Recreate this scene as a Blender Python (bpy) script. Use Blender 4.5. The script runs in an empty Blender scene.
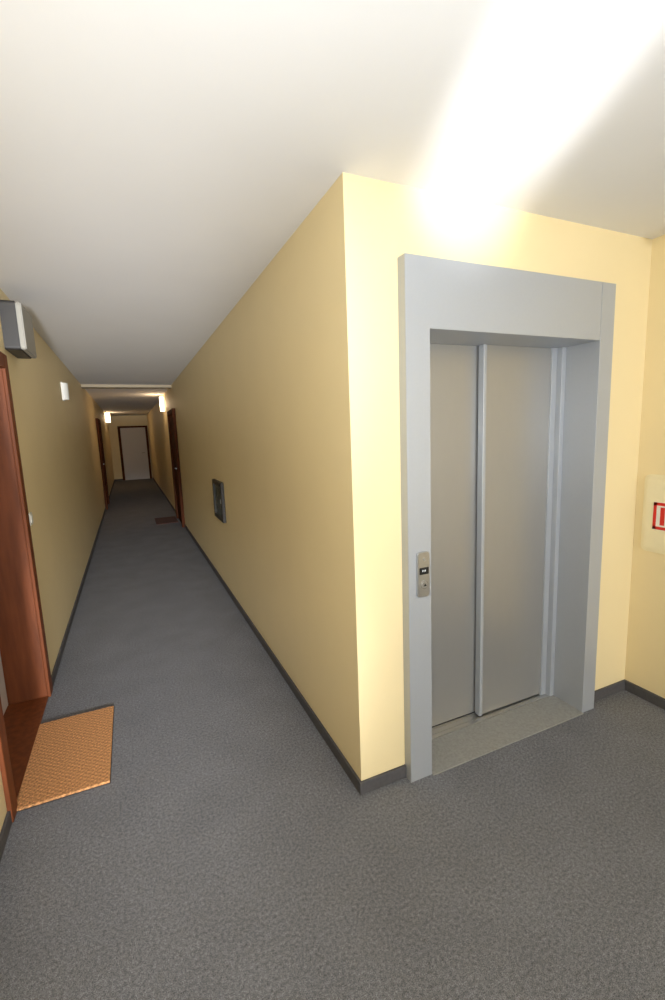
import bpy, bmesh, math
from mathutils import Vector, Matrix
S=bpy.context.scene
S.view_settings.view_transform='Standard'
S.view_settings.look='None'
W=1.402; R=1.77; H=2.5; YE=18.0; YB=-8.0
# ---------------------------------------------------------------- materials
def srgb(r,g,b):
    f=lambda c:(c/255/12.92) if c/255<=.04045 else ((c/255+.055)/1.055)**2.4
    return (f(r),f(g),f(b),1)
def mat(name,col,rough=.6,metal=0,noise=0,nscale=40,bump=0,bscale=200,emit=None,estr=0,stretch=(1,1,1),spec=.5,detail=4):
    m=bpy.data.materials.new(name); m.use_nodes=True
    nt=m.node_tree; b=nt.nodes['Principled BSDF']
    b.inputs['Base Color'].default_value=col
    b.inputs['Roughness'].default_value=rough; b.inputs['Metallic'].default_value=metal
    b.inputs['Specular IOR Level'].default_value=spec
    tc=nt.nodes.new('ShaderNodeNewGeometry'); mp=nt.nodes.new('ShaderNodeMapping')
    mp.inputs['Scale'].default_value=stretch
    nt.links.new(tc.outputs['Position'],mp.inputs['Vector'])
    n=nt.nodes.new('ShaderNodeTexNoise'); n.inputs['Scale'].default_value=nscale; n.inputs['Detail'].default_value=detail
    nt.links.new(mp.outputs[0],n.inputs['Vector'])
    r=nt.nodes.new('ShaderNodeValToRGB')
    r.color_ramp.elements[0].position=.3; r.color_ramp.elements[1].position=.7
    r.color_ramp.elements[0].color=tuple(c*(1-noise) for c in col[:3])+(1,)
    r.color_ramp.elements[1].color=tuple(min(1,c*(1+noise)) for c in col[:3])+(1,)
    nt.links.new(n.outputs['Fac'],r.inputs['Fac']); nt.links.new(r.outputs['Color'],b.inputs['Base Color'])
    if bump:
        n2=nt.nodes.new('ShaderNodeTexNoise'); n2.inputs['Scale'].default_value=bscale; n2.inputs['Detail'].default_value=3
        nt.links.new(mp.outputs[0],n2.inputs['Vector'])
        bp=nt.nodes.new('ShaderNodeBump'); bp.inputs['Strength'].default_value=bump; bp.inputs['Distance'].default_value=.004
        nt.links.new(n2.outputs['Fac'],bp.inputs['Height']); nt.links.new(bp.outputs[0],b.inputs['Normal'])
    if emit:
        b.inputs['Emission Color'].default_value=emit; b.inputs['Emission Strength'].default_value=estr
    return m
M_wall=mat('yellow_paint',srgb(238,219,173),.55,noise=.012,nscale=3,bump=.05,bscale=250,spec=.3)
M_ceil=mat('white_ceiling',srgb(232,231,231),.8,noise=.01,nscale=2,bump=.04,bscale=250,spec=.2)
M_beam=mat('beige_beam',srgb(176,162,138),.8,noise=.01,nscale=2,spec=.1)
M_base=mat('dark_baseboard',srgb(80,78,80),.7,noise=.1,nscale=60)
M_wood=mat('red_brown_wood',srgb(114,60,30),.55,noise=.25,nscale=5,stretch=(6,6,.6),spec=.3)
M_woodfar=mat('dark_brown_wood',srgb(84,46,28),.8,noise=.2,nscale=5,stretch=(6,6,.6),spec=.1)
M_leaf=mat('white_door',srgb(205,202,200),.5,noise=.02)
M_frame=mat('silver_lacquer',srgb(176,180,186),.38,metal=.3,noise=.01,nscale=80)
M_dooor=mat('brushed_steel',srgb(172,171,169),.34,metal=.6,noise=.008,nscale=30,stretch=(1,1,.3),bump=.01,bscale=200)
M_steel=mat('steel',srgb(200,200,200),.28,metal=.9)
M_sill=mat('threshold_grey',srgb(158,157,152),.5,metal=.15,noise=.12,nscale=90,bump=.1)
M_dark=mat('black',srgb(20,20,22),.4)
M_black2=mat('charcoal_plastic',srgb(45,42,40),.5,noise=.15,nscale=200)
M_white=mat('white_plastic',srgb(232,230,222),.4)
M_grey=mat('grey_plastic',srgb(150,146,136),.5)
M_cream=mat('cream_panel',srgb(240,228,190),.45,noise=.01)
M_red=mat('sign_red',srgb(215,40,30),.5)
M_glow=mat('lamp_glass_lit',srgb(255,225,170),.4,emit=(1,.76,.5,1),estr=7)
M_glass=mat('dark_cabinet_glass',srgb(120,132,128),.12,metal=.5,noise=.5,nscale=9)
M_mat2=mat('dark_red_mat',srgb(80,52,46),.95,noise=.3,nscale=150,bump=.6)
# carpet
M_carp=mat('carpet',srgb(120,121,126),.95,noise=.55,nscale=330,spec=.1,detail=2,bump=.25,bscale=600)
nt=M_carp.node_tree; b=nt.nodes['Principled BSDF']
ramp=[n for n in nt.nodes if n.type=='VALTORGB'][0]
g=[n for n in nt.nodes if n.type=='NEW_GEOMETRY'][0]
def mulnoise(nt,g,out,scale,lo,hi,det=4):
    n3=nt.nodes.new('ShaderNodeTexNoise'); n3.inputs['Scale'].default_value=scale; n3.inputs['Detail'].default_value=det
    nt.links.new(g.outputs['Position'],n3.inputs['Vector'])
    mr=nt.nodes.new('ShaderNodeMapRange'); mr.inputs['From Min'].default_value=.3; mr.inputs['From Max'].default_value=.7
    mr.inputs['To Min'].default_value=lo; mr.inputs['To Max'].default_value=hi
    nt.links.new(n3.outputs['Fac'],mr.inputs['Value'])
    mx=nt.nodes.new('ShaderNodeVectorMath'); mx.operation='SCALE'
    nt.links.new(out,mx.inputs[0]); nt.links.new(mr.outputs['Result'],mx.inputs['Scale']); return mx.outputs[0]
o=mulnoise(nt,g,ramp.outputs['Color'],95,.7,1.3,4)
o=mulnoise(nt,g,o,4,.93,1.07)
nt.links.new(o,b.inputs['Base Color'])
# coir mat: woven bumps
M_coir=mat('coir',srgb(196,140,90),.95,noise=.5,nscale=140,bump=.5)
nt=M_coir.node_tree; b=nt.nodes['Principled BSDF']
g=[n for n in nt.nodes if n.type=='NEW_GEOMETRY'][0]
sx=nt.nodes.new('ShaderNodeSeparateXYZ'); nt.links.new(g.outputs['Position'],sx.inputs[0])
def sine(out,k):
    m1=nt.nodes.new('ShaderNodeMath'); m1.operation='MULTIPLY'; m1.inputs[1].default_value=k; nt.links.new(out,m1.inputs[0])
    m2=nt.nodes.new('ShaderNodeMath'); m2.operation='SINE'; nt.links.new(m1.outputs[0],m2.inputs[0]); return m2.outputs[0]
a=sine(sx.outputs['X'],2*math.pi/.032); c=sine(sx.outputs['Y'],2*math.pi/.026)
mm=nt.nodes.new('ShaderNodeMath'); mm.operation='MULTIPLY'; nt.links.new(a,mm.inputs[0]); nt.links.new(c,mm.inputs[1])
mr=nt.nodes.new('ShaderNodeMapRange'); mr.inputs['From Min'].default_value=-1; mr.inputs['To Min'].default_value=.68; mr.inputs['To Max'].default_value=1.22
nt.links.new(mm.outputs[0],mr.inputs['Value'])
ramp=[n for n in nt.nodes if n.type=='VALTORGB'][0]
mx=nt.nodes.new('ShaderNodeVectorMath'); mx.operation='SCALE'
nt.links.new(ramp.outputs['Color'],mx.inputs[0]); nt.links.new(mr.outputs['Result'],mx.inputs['Scale'])
nt.links.new(mx.outputs[0],b.inputs['Base Color'])

# ---------------------------------------------------------------- helpers
def mesh(name,boxes,m,bevel=0,parent=None,rot=None):
    """boxes: list of (x0,x1,y0,y1,z0,z1) in world space, one mesh"""
    xs=[c for b_ in boxes for c in b_[:2]]; ys=[c for b_ in boxes for c in b_[2:4]]; zs=[c for b_ in boxes for c in b_[4:6]]
    o=Vector(((min(xs)+max(xs))/2,(min(ys)+max(ys))/2,min(zs)))
    bm=bmesh.new()
    for x0,x1,y0,y1,z0,z1 in boxes:
        t=bmesh.new(); bmesh.ops.create_cube(t,size=1)
        for v in t.verts:
            v.co=Vector(((x0+x1)/2+v.co.x*(x1-x0),(y0+y1)/2+v.co.y*(y1-y0),(z0+z1)/2+v.co.z*(z1-z0)))-o
        if bevel: bmesh.ops.bevel(t,geom=list(t.edges),offset=min(bevel,.45*min(x1-x0,y1-y0,z1-z0)),segments=3,affect='EDGES',profile=.5)
        me=bpy.data.meshes.new('t'); t.to_mesh(me); t.free(); bm.from_mesh(me); bpy.data.meshes.remove(me)
    me=bpy.data.meshes.new(name); bm.to_mesh(me); bm.free(); me.materials.append(m)
    ob=bpy.data.objects.new(name,me); S.collection.objects.link(ob)
    place(ob,o,parent); return ob
def place(ob,o,parent):
    if parent:
        ob.parent=parent; ob.location=o-Vector(parent['o'])
    else: ob.location=o
    ob['o']=list(o)
def empty(name,o,label=None,cat=None,kind=None,parent=None,group=None):
    e=bpy.data.objects.new(name,None); e.empty_display_size=.1; S.collection.objects.link(e)
    place(e,Vector(o),parent)
    tag(e,label,cat,kind,group); return e
def tag(e,label=None,cat=None,kind=None,group=None):
    if label: e['label']=label
    if cat: e['category']=cat
    if kind: e['kind']=kind
    if group: e['group']=group
    return e
def struct(name,boxes,m,label,cat,bevel=0):
    return tag(mesh(name,boxes,m,bevel),label,cat,'structure')
def prism(name,pts,axis,a0,a1,m,parent=None,bevel=0):
    def P(p,a):
        return {0:(a,p[0],p[1]),1:(p[0],a,p[1]),2:(p[0],p[1],a)}[axis]
    vs=[Vector(P(p,a0)) for p in pts]+[Vector(P(p,a1)) for p in pts]
    mn=Vector([min(v[i] for v in vs) for i in range(3)]); mxx=Vector([max(v[i] for v in vs) for i in range(3)])
    o=Vector(((mn.x+mxx.x)/2,(mn.y+mxx.y)/2,mn.z))
    bm=bmesh.new(); n=len(pts); V=[bm.verts.new(v-o) for v in vs]
    bm.faces.new(V[:n]); bm.faces.new(V[n:][::-1])
    for i in range(n): bm.faces.new([V[i],V[i+n],V[(i+1)%n+n],V[(i+1)%n]])
    bmesh.ops.recalc_face_normals(bm,faces=bm.faces)
    if bevel: bmesh.ops.bevel(bm,geom=[e for e in bm.edges],offset=bevel,segments=2,affect='EDGES')
    me=bpy.data.meshes.new(name); bm.to_mesh(me); bm.free(); me.materials.append(m)
    ob=bpy.data.objects.new(name,me); S.collection.objects.link(ob); place(ob,o,parent); return ob
def rrect(x0,x1,z0,z1,r,n=6):
    out=[]
    for cx,cz,a in ((x1-r,z1-r,0),(x0+r,z1-r,90),(x0+r,z0+r,180),(x1-r,z0+r,270)):
        for i in range(n+1):
            t=math.radians(a+90*i/n); out.append((cx+r*math.cos(t),cz+r*math.sin(t)))
    return out
def circ(cx,cz,r,n=32): return [(cx+r*math.cos(2*math.pi*i/n),cz+r*math.sin(2*math.pi*i/n)) for i in range(n)]

# ---------------------------------------------------------------- room shell
DY0,DY1,DZ=.60,1.55,2.0
struct('floor',[(-W-.3,R+.12,YB-.1,YE+.1,-.1,0)],M_carp,'grey mottled needle-felt carpet floor of the hallway','floor')
struct('ceiling',[(-W-.3,R+.12,YB-.1,YE+.1,H,H+.1)],M_ceil,'smooth white painted hallway ceiling','ceiling')
struct('wall_left',[(-W-.25,-W,YB,DY0-.02,0,H),(-W-.25,-W,DY0-.02,DY1+.02,DZ+.02,H),(-W-.25,-W,DY1+.02,YE,0,H)],M_wall,'pale yellow painted corridor wall with apartment doors','wall')
struct('wall_corridor',[(0,.12,.15,YE,0,H)],M_wall,'pale yellow painted corridor wall beside the lift','wall')
EX0,EX1,EZ=.226,1.437,2.238
struct('wall_elevator',[(0,EX0,0,.15,0,H),(EX0,EX1,0,.15,EZ,H),(EX1,R,0,.15,0,H)],M_wall,'pale yellow wall around the lift entrance','wall')
struct('wall_right',[(R,R+.12,YB,.15,0,H)],M_wall,'pale yellow wall beside the lift with hydrant panel','wall')
struct('wall_end',[(-W,0,YE,YE+.1,0,H)],M_wall,'pale yellow wall closing the long corridor','wall')
struct('wall_back',[(-W-.25,R+.12,YB-.1,YB,0,H)],M_ceil,'white wall closing the lift lobby','wall')
struct('trim_1',[(-W,0,7.0,7.25,2.455,H)],M_beam,'shallow ceiling beam across the corridor','beam')
bh=.06; bt=.012
def base(n,bx): struct(n,bx,M_base,'dark grey carpet skirting strip along the wall','baseboard',.002)
base('baseboard_left',[(-W,-W+bt,YB,.52,0,bh),(-W,-W+bt,1.635,9.95,0,bh),(-W,-W+bt,11.05,YE,0,bh)])
base('baseboard_corridor',[(-bt,0,-bt,6.7,0,bh),(-bt,0,7.8,YE,0,bh)])
base('baseboard_elevator',[(0,EX0,-bt,0,0,bh),(EX1,R,-bt,0,0,bh)])
base('baseboard_right',[(R-bt,R,YB,-bt,0,bh)])
base('baseboard_end',[(-W+bt,-1.10,YE-bt,YE,0,bh)])

d=empty('door_1',(-W,(DY0+DY1)/2,0),'red-brown wooden door frame with recessed white leaf','door','structure')
mesh('frame',[(-W,-W+.018,DY1,DY1+.085,0,DZ+.085),(-W,-W+.018,DY0-.085,DY0,0,DZ+.085),(-W,-W+.018,DY0,DY1,DZ,DZ+.085)],M_wood,.004,d)
mesh('jamb_lining',[(-W-.25,-W,DY1,DY1+.02,0,DZ+.02),(-W-.25,-W,DY0-.02,DY0,0,DZ+.02),(-W-.25,-W,DY0,DY1,DZ,DZ+.02)],M_wood,0,d)
mesh('threshold',[(-W-.25,-W+.005,DY0,DY1,0,.012)],M_wood,.003,d)
mesh('leaf',[(-W-.245,-W-.205,DY0,DY1,.012,DZ)],M_leaf,.003,d)
mesh('handle',[(-W-.205,-W-.15,DY0+.07,DY0+.09,1.04,1.06),(-W-.165,-W-.15,DY0+.07,DY0+.19,1.04,1.06),(-W-.205,-W-.198,DY0+.06,DY0+.1,.9,1.12)],M_steel,.003,d)
def wdoor(n,x,s,y0,y1,z=2.0):
    d=empty(n,(x,(y0+y1)/2,0),'dark brown wooden apartment door in corridor wall','door','structure')
    f=lambda a,b_: (min(x+s*a,x+s*b_),max(x+s*a,x+s*b_))
    mesh('frame',[f(0,.05)+(y0,y0+.08,0,z+.08),f(0,.05)+(y1-.08,y1,0,z+.08),f(0,.05)+(y0+.08,y1-.08,z,z+.08)],M_woodfar,.004,d)
    mesh('leaf',[f(0,.02)+(y0+.08,y1-.08,.0,z)],M_woodfar,.002,d)
    mesh('handle',[f(.02,.07)+(y0+.16,y0+.18,1.03,1.05),f(.055,.07)+(y0+.16,y0+.28,1.03,1.05)],M_steel,.003,d)
wdoor('door_2',0,-1,6.7,7.8)
wdoor('door_3',-W,1,9.95,11.05)
d=empty('door_4',(-.57,YE,0),'white-grey door with dark brown frame at corridor end','door','structure')
mesh('frame',[(-1.10,-1.01,YE-.05,YE,0,2.1),(-.11,-.03,YE-.05,YE,0,2.1),(-1.01,-.11,YE-.05,YE,2.03,2.1)],M_woodfar,.004,d)
mesh('leaf',[(-1.01,-.11,YE-.03,YE,0,2.03)],M_leaf,.003,d)
mesh('handle',[(-.22,-.2,YE-.09,YE-.03,1.03,1.05),(-.32,-.2,YE-.09,YE-.075,1.03,1.05)],M_grey,.003,d)

# ---------------------------------------------------------------- elevator
OX0,OX1,OZ=.341,1.342,1.971; PY=-.05
e=empty('elevator_entrance',((EX0+EX1)/2,0,0),'silver grey lift entrance with closed two-panel sliding door','elevator')
FX=1.34
prism('frame_surround',[(EX0,0),(OX0,0),(OX0,OZ),(FX,OZ),(FX,EZ),(EX0,EZ)],1,PY,.26,M_frame,e,.0015)
mesh('frame_jamb',[(FX+.002,EX1,PY,.26,0,EZ)],M_frame,.0015,e)
mesh('door_guide',[(1.275,1.312,.165,.24,0.004,OZ),(1.312,1.342,.135,.24,0.004,OZ)],M_frame,.002,e)
mesh('door_panel',[(OX0,.86,.215,.24,.012,OZ)],M_dooor,.002,e)
mesh('door_panel',[(.82,1.30,.175,.205,.012,OZ)],M_dooor,.002,e)
mesh('panel_edge',[(.816,.836,.168,.206,.012,OZ)],M_frame,.003,e)
mesh('threshold',[(OX0,OX1,-.06,.14,.0005,.006)],M_sill,.001,e)
mesh('sill_track',[(OX0,OX1,.14,.165,.0005,.008),(OX0,OX1,.172,.205,.0005,.004),(OX0,OX1,.207,.213,.0005,.008)],M_steel,.0008,e)
cp=empty('call_panel',(.30,PY,.87),parent=e); cp['label']='brushed steel call plate with black display and button'
prism('plate',rrect(.264,.324,.87,1.065,.012),1,PY-.014,PY,M_steel,cp,.002)
prism('display',rrect(.271,.317,.970,1.0,.003),1,PY-.0155,PY-.012,M_dark,cp)
prism('button_ring',circ(.294,.925,.019),1,PY-.018,PY-.012,M_grey,cp,.001)
prism('button',circ(.294,.925,.015),1,PY-.021,PY-.012,M_steel,cp,.001)
prism('arrow_mark',[(.286,.920),(.302,.920),(.294,.932)],1,PY-.0216,PY-.0205,M_dark,cp)
prism('key_slot',circ(.294,1.035,.006),1,PY-.016,PY-.012,M_grey,cp)
M_dig=mat('display_digits',srgb(200,205,210),.5,emit=(1,1,1,1),estr=.3)
for i in range(3):
    x=.284+i*.007
    mesh('display_segment',[(x,x+.003,PY-.0162,PY-.0154,.982,.990)],M_dig,0,cp)

# ---------------------------------------------------------------- door mats
m=empty('door_mat',(-1.21,.91,0),'orange-brown coir door mat before the wooden door','door mat')
mesh('pile',[(-W+.005,-1.02,.575,1.235,.001,.014)],M_coir,.004,m)
mesh('backing',[(-W+.002,-1.017,.572,1.238,.0002,.004)],M_black2,.001,m)
m=empty('door_mat',(-.25,7.6,0),'dark reddish-brown door mat before brown corridor door','door mat')
mesh('pile',[(-.45,-.06,7.25,7.95,.001,.014)],M_mat2,.004,m)

b=empty('emergency_light',(-W,1.9,2.13),'grey and black box lamp above wooden door frame','emergency light')
prism('housing',rrect(1.70,2.05,2.13,2.41,.015),0,-W,-W+.08,M_black2,b,.003)
prism('cover',rrect(1.703,2.047,2.133,2.407,.015),0,-W+.08,-W+.11,M_grey,b,.006)
s=empty('light_switch',(-W,1.76,1.07),'small white square light switch on yellow wall','light switch')
prism('plate',rrect(1.70,1.78,1.07,1.15,.008),0,-W,-W+.01,M_white,s,.002)
prism('rocker',rrect(1.715,1.765,1.085,1.135,.004),0,-W+.008,-W+.015,M_white,s,.002)

# ---------------------------------------------------------------- wall sconces
SC=3.5
def sconce(x,s,y,z,lit,hh=.12,dep=.08):
    lab='lit warm glowing wall sconce near the ceiling' if lit else 'unlit white wall sconce on yellow corridor wall'
    e=empty('wall_sconce',(x,y,z-hh),lab,'wall lamp')
    f=lambda a,b_:sorted((x+s*a,x+s*b_))
    a0,a1=f(0,.015); prism('backplate',rrect(y-.06,y+.06,z-hh,z+hh,.01),0,a0,a1,M_white,e,.002)
    pts=[]
    n=12
    for i in range(n+1):
        t=math.pi*i/n; pts.append((x+s*(.012+dep*math.sin(t)),y-.055*math.cos(t)))
    prism('shade',pts,2,z-hh+.01,z+hh-.01,M_glow if lit else M_white,e)
    if lit:
        l=bpy.data.lights.new('sconce_light','POINT'); l.energy=SC; l.color=(1,.72,.45); l.shadow_soft_size=.05
        o=bpy.data.objects.new('sconce_light',l); S.collection.objects.link(o); o.location=(x+s*.2,y,z)
sconce(-W,1,4.3,2.13,False,.10,.05)
sconce(0,-1,8.9,2.30,True,.16)
sconce(-W,1,15.5,2.32,True,.16,.14)

c=empty('wall_cabinet',(0,3.04,.76),'small metal-framed glazed cabinet on yellow corridor wall','cabinet')
mesh('frame',[(-.03,0,2.74,2.78,.75,1.14),(-.03,0,3.18,3.22,.75,1.14),(-.03,0,2.78,3.18,.75,.79),(-.03,0,2.78,3.18,1.10,1.14)],M_black2,.003,c)
mesh('door',[(-.018,0,2.78,3.18,.79,1.10)],M_glass,.001,c)
mesh('lock',[(-.03,-.018,2.81,2.83,.93,.97)],M_steel,.002,c)

# ---------------------------------------------------------------- hydrant panel
h=empty('hydrant_panel',(R,-.33,.86),'cream metal fire hydrant cover with red sign','hydrant cabinet')
prism('frame',rrect(-.66,-.045,.865,1.29,.03),0,R-.008,R,M_cream,h,.002)
prism('cover',rrect(-.64,-.062,.882,1.273,.02),0,R-.016,R-.006,M_cream,h,.003)
sg=empty('sign',(R-.016,-.19,.995),parent=h); sg['label']='red and white square hydrant sign'
X=R-.016; q=-.105
prism('sign_plate',rrect(q-.15,q,.995,1.145,.004),0,X-.0015,X,M_white,sg)
mesh('border',[(X-.0025,X-.001,q-.148,q-.002,.997,1.013),(X-.0025,X-.001,q-.148,q-.002,1.127,1.143),(X-.0025,X-.001,q-.148,q-.132,.997,1.143),(X-.0025,X-.001,q-.018,q-.002,.997,1.143)],M_red,0,sg)
mesh('hose_mark',[(X-.0025,X-.001,q-.060,q-.038,1.022,1.118)],M_red,0,sg)
prism('reel_mark',circ(q-.095,1.07,.028),0,X-.0025,X-.001,M_red,sg)
k=empty('smoke_detector',(1.70,-.2,H-.05),'round white smoke detector on ceiling','smoke detector')
prism('base_ring',circ(1.70,-.2,.055),2,H-.015,H,M_white,k,.002)
prism('sensor_head',circ(1.70,-.2,.042),2,H-.045,H-.015,M_white,k,.008)

# ---------------------------------------------------------------- lights
def area(name,loc,target,size,energy,col=(1,1,1),sy=None,spread=180):
    l=bpy.data.lights.new(name,'AREA'); l.energy=energy; l.color=col; l.size=size; l.spread=math.radians(spread)
    if sy: l.shape='RECTANGLE'; l.size_y=sy
    o=bpy.data.objects.new(name,l); S.collection.objects.link(o); o.location=loc
    o.rotation_euler=(Vector(target)-Vector(loc)).to_track_quat('-Z','Y').to_euler(); return o
def spot(name,loc,target,ang,energy,col=(1,1,1),blend=1,rad=.03):
    l=bpy.data.lights.new(name,'SPOT'); l.energy=energy; l.color=col; l.spot_size=math.radians(ang); l.spot_blend=blend; l.shadow_soft_size=rad
    o=bpy.data.objects.new(name,l); S.collection.objects.link(o); o.location=loc
    o.rotation_euler=(Vector(target)-Vector(loc)).to_track_quat('-Z','Y').to_euler(); return o
COOL=(.90,.95,1)
area('back_fill',(0.1,YB+.1,1.4),(-.2,0,1.3),2.6,215,COOL,1.9)  # added soft fill behind the camera; the back wall has no window
area('bounce_flash',(-.6,-1.8,1.5),(-.45,-.8,2.5),.5,34,COOL)
spot('corridor_fill',(-.85,-7.5,1.9),(-.75,3.0,.1),13,5500,(.95,.97,1),1,.3)  # unseen spot added to brighten the corridor floor, not a fitting
spot('corridor_fill',(-.85,-7.5,.7),(-.75,3.0,2.4),13,5200,(.95,.97,1),1,.3)  # second added fill, aimed at the corridor ceiling
src=(-.75,-3.0,1.35)
for t,en,an in (((.12,-1.1,H),380,12),((.30,-.65,H),450,12),((.45,-.28,H),480,12),((.58,0,H-.02),250,11)):
    spot('streak_spot',src,t,an,en,(.97,.98,1))  # unseen spots added to draw the bright streak on ceiling and wall top
w=bpy.data.worlds.new('world'); S.world=w; w.use_nodes=True
w.node_tree.nodes['Background'].inputs[0].default_value=(.9,.9,1,1); w.node_tree.nodes['Background'].inputs[1].default_value=.1

# ---------------------------------------------------------------- camera
f,yaw,pi,ro=452.9762,math.radians(23.8858),math.radians(8.5452),math.radians(-2.1447)
fw=Vector((math.sin(yaw)*math.cos(pi),math.cos(yaw)*math.cos(pi),-math.sin(pi)))
r=fw.cross(Vector((0,0,1))).normalized(); u=r.cross(fw)
r2=r*math.cos(ro)+u*math.sin(ro); u2=-r*math.sin(ro)+u*math.cos(ro)
cd=bpy.data.cameras.new('camera'); cd.sensor_fit='VERTICAL'; cd.sensor_height=36; cd.lens=36*f/1000; cd.clip_start=.02
co=bpy.data.objects.new('camera',cd); S.collection.objects.link(co)
mw=Matrix((r2,u2,-fw)).transposed().to_4x4(); mw.translation=Vector((-.7960,-1.5989,1.5794)); co.matrix_world=mw
S.camera=co
for ob in bpy.data.objects:
    if 'o' in ob: del ob['o']
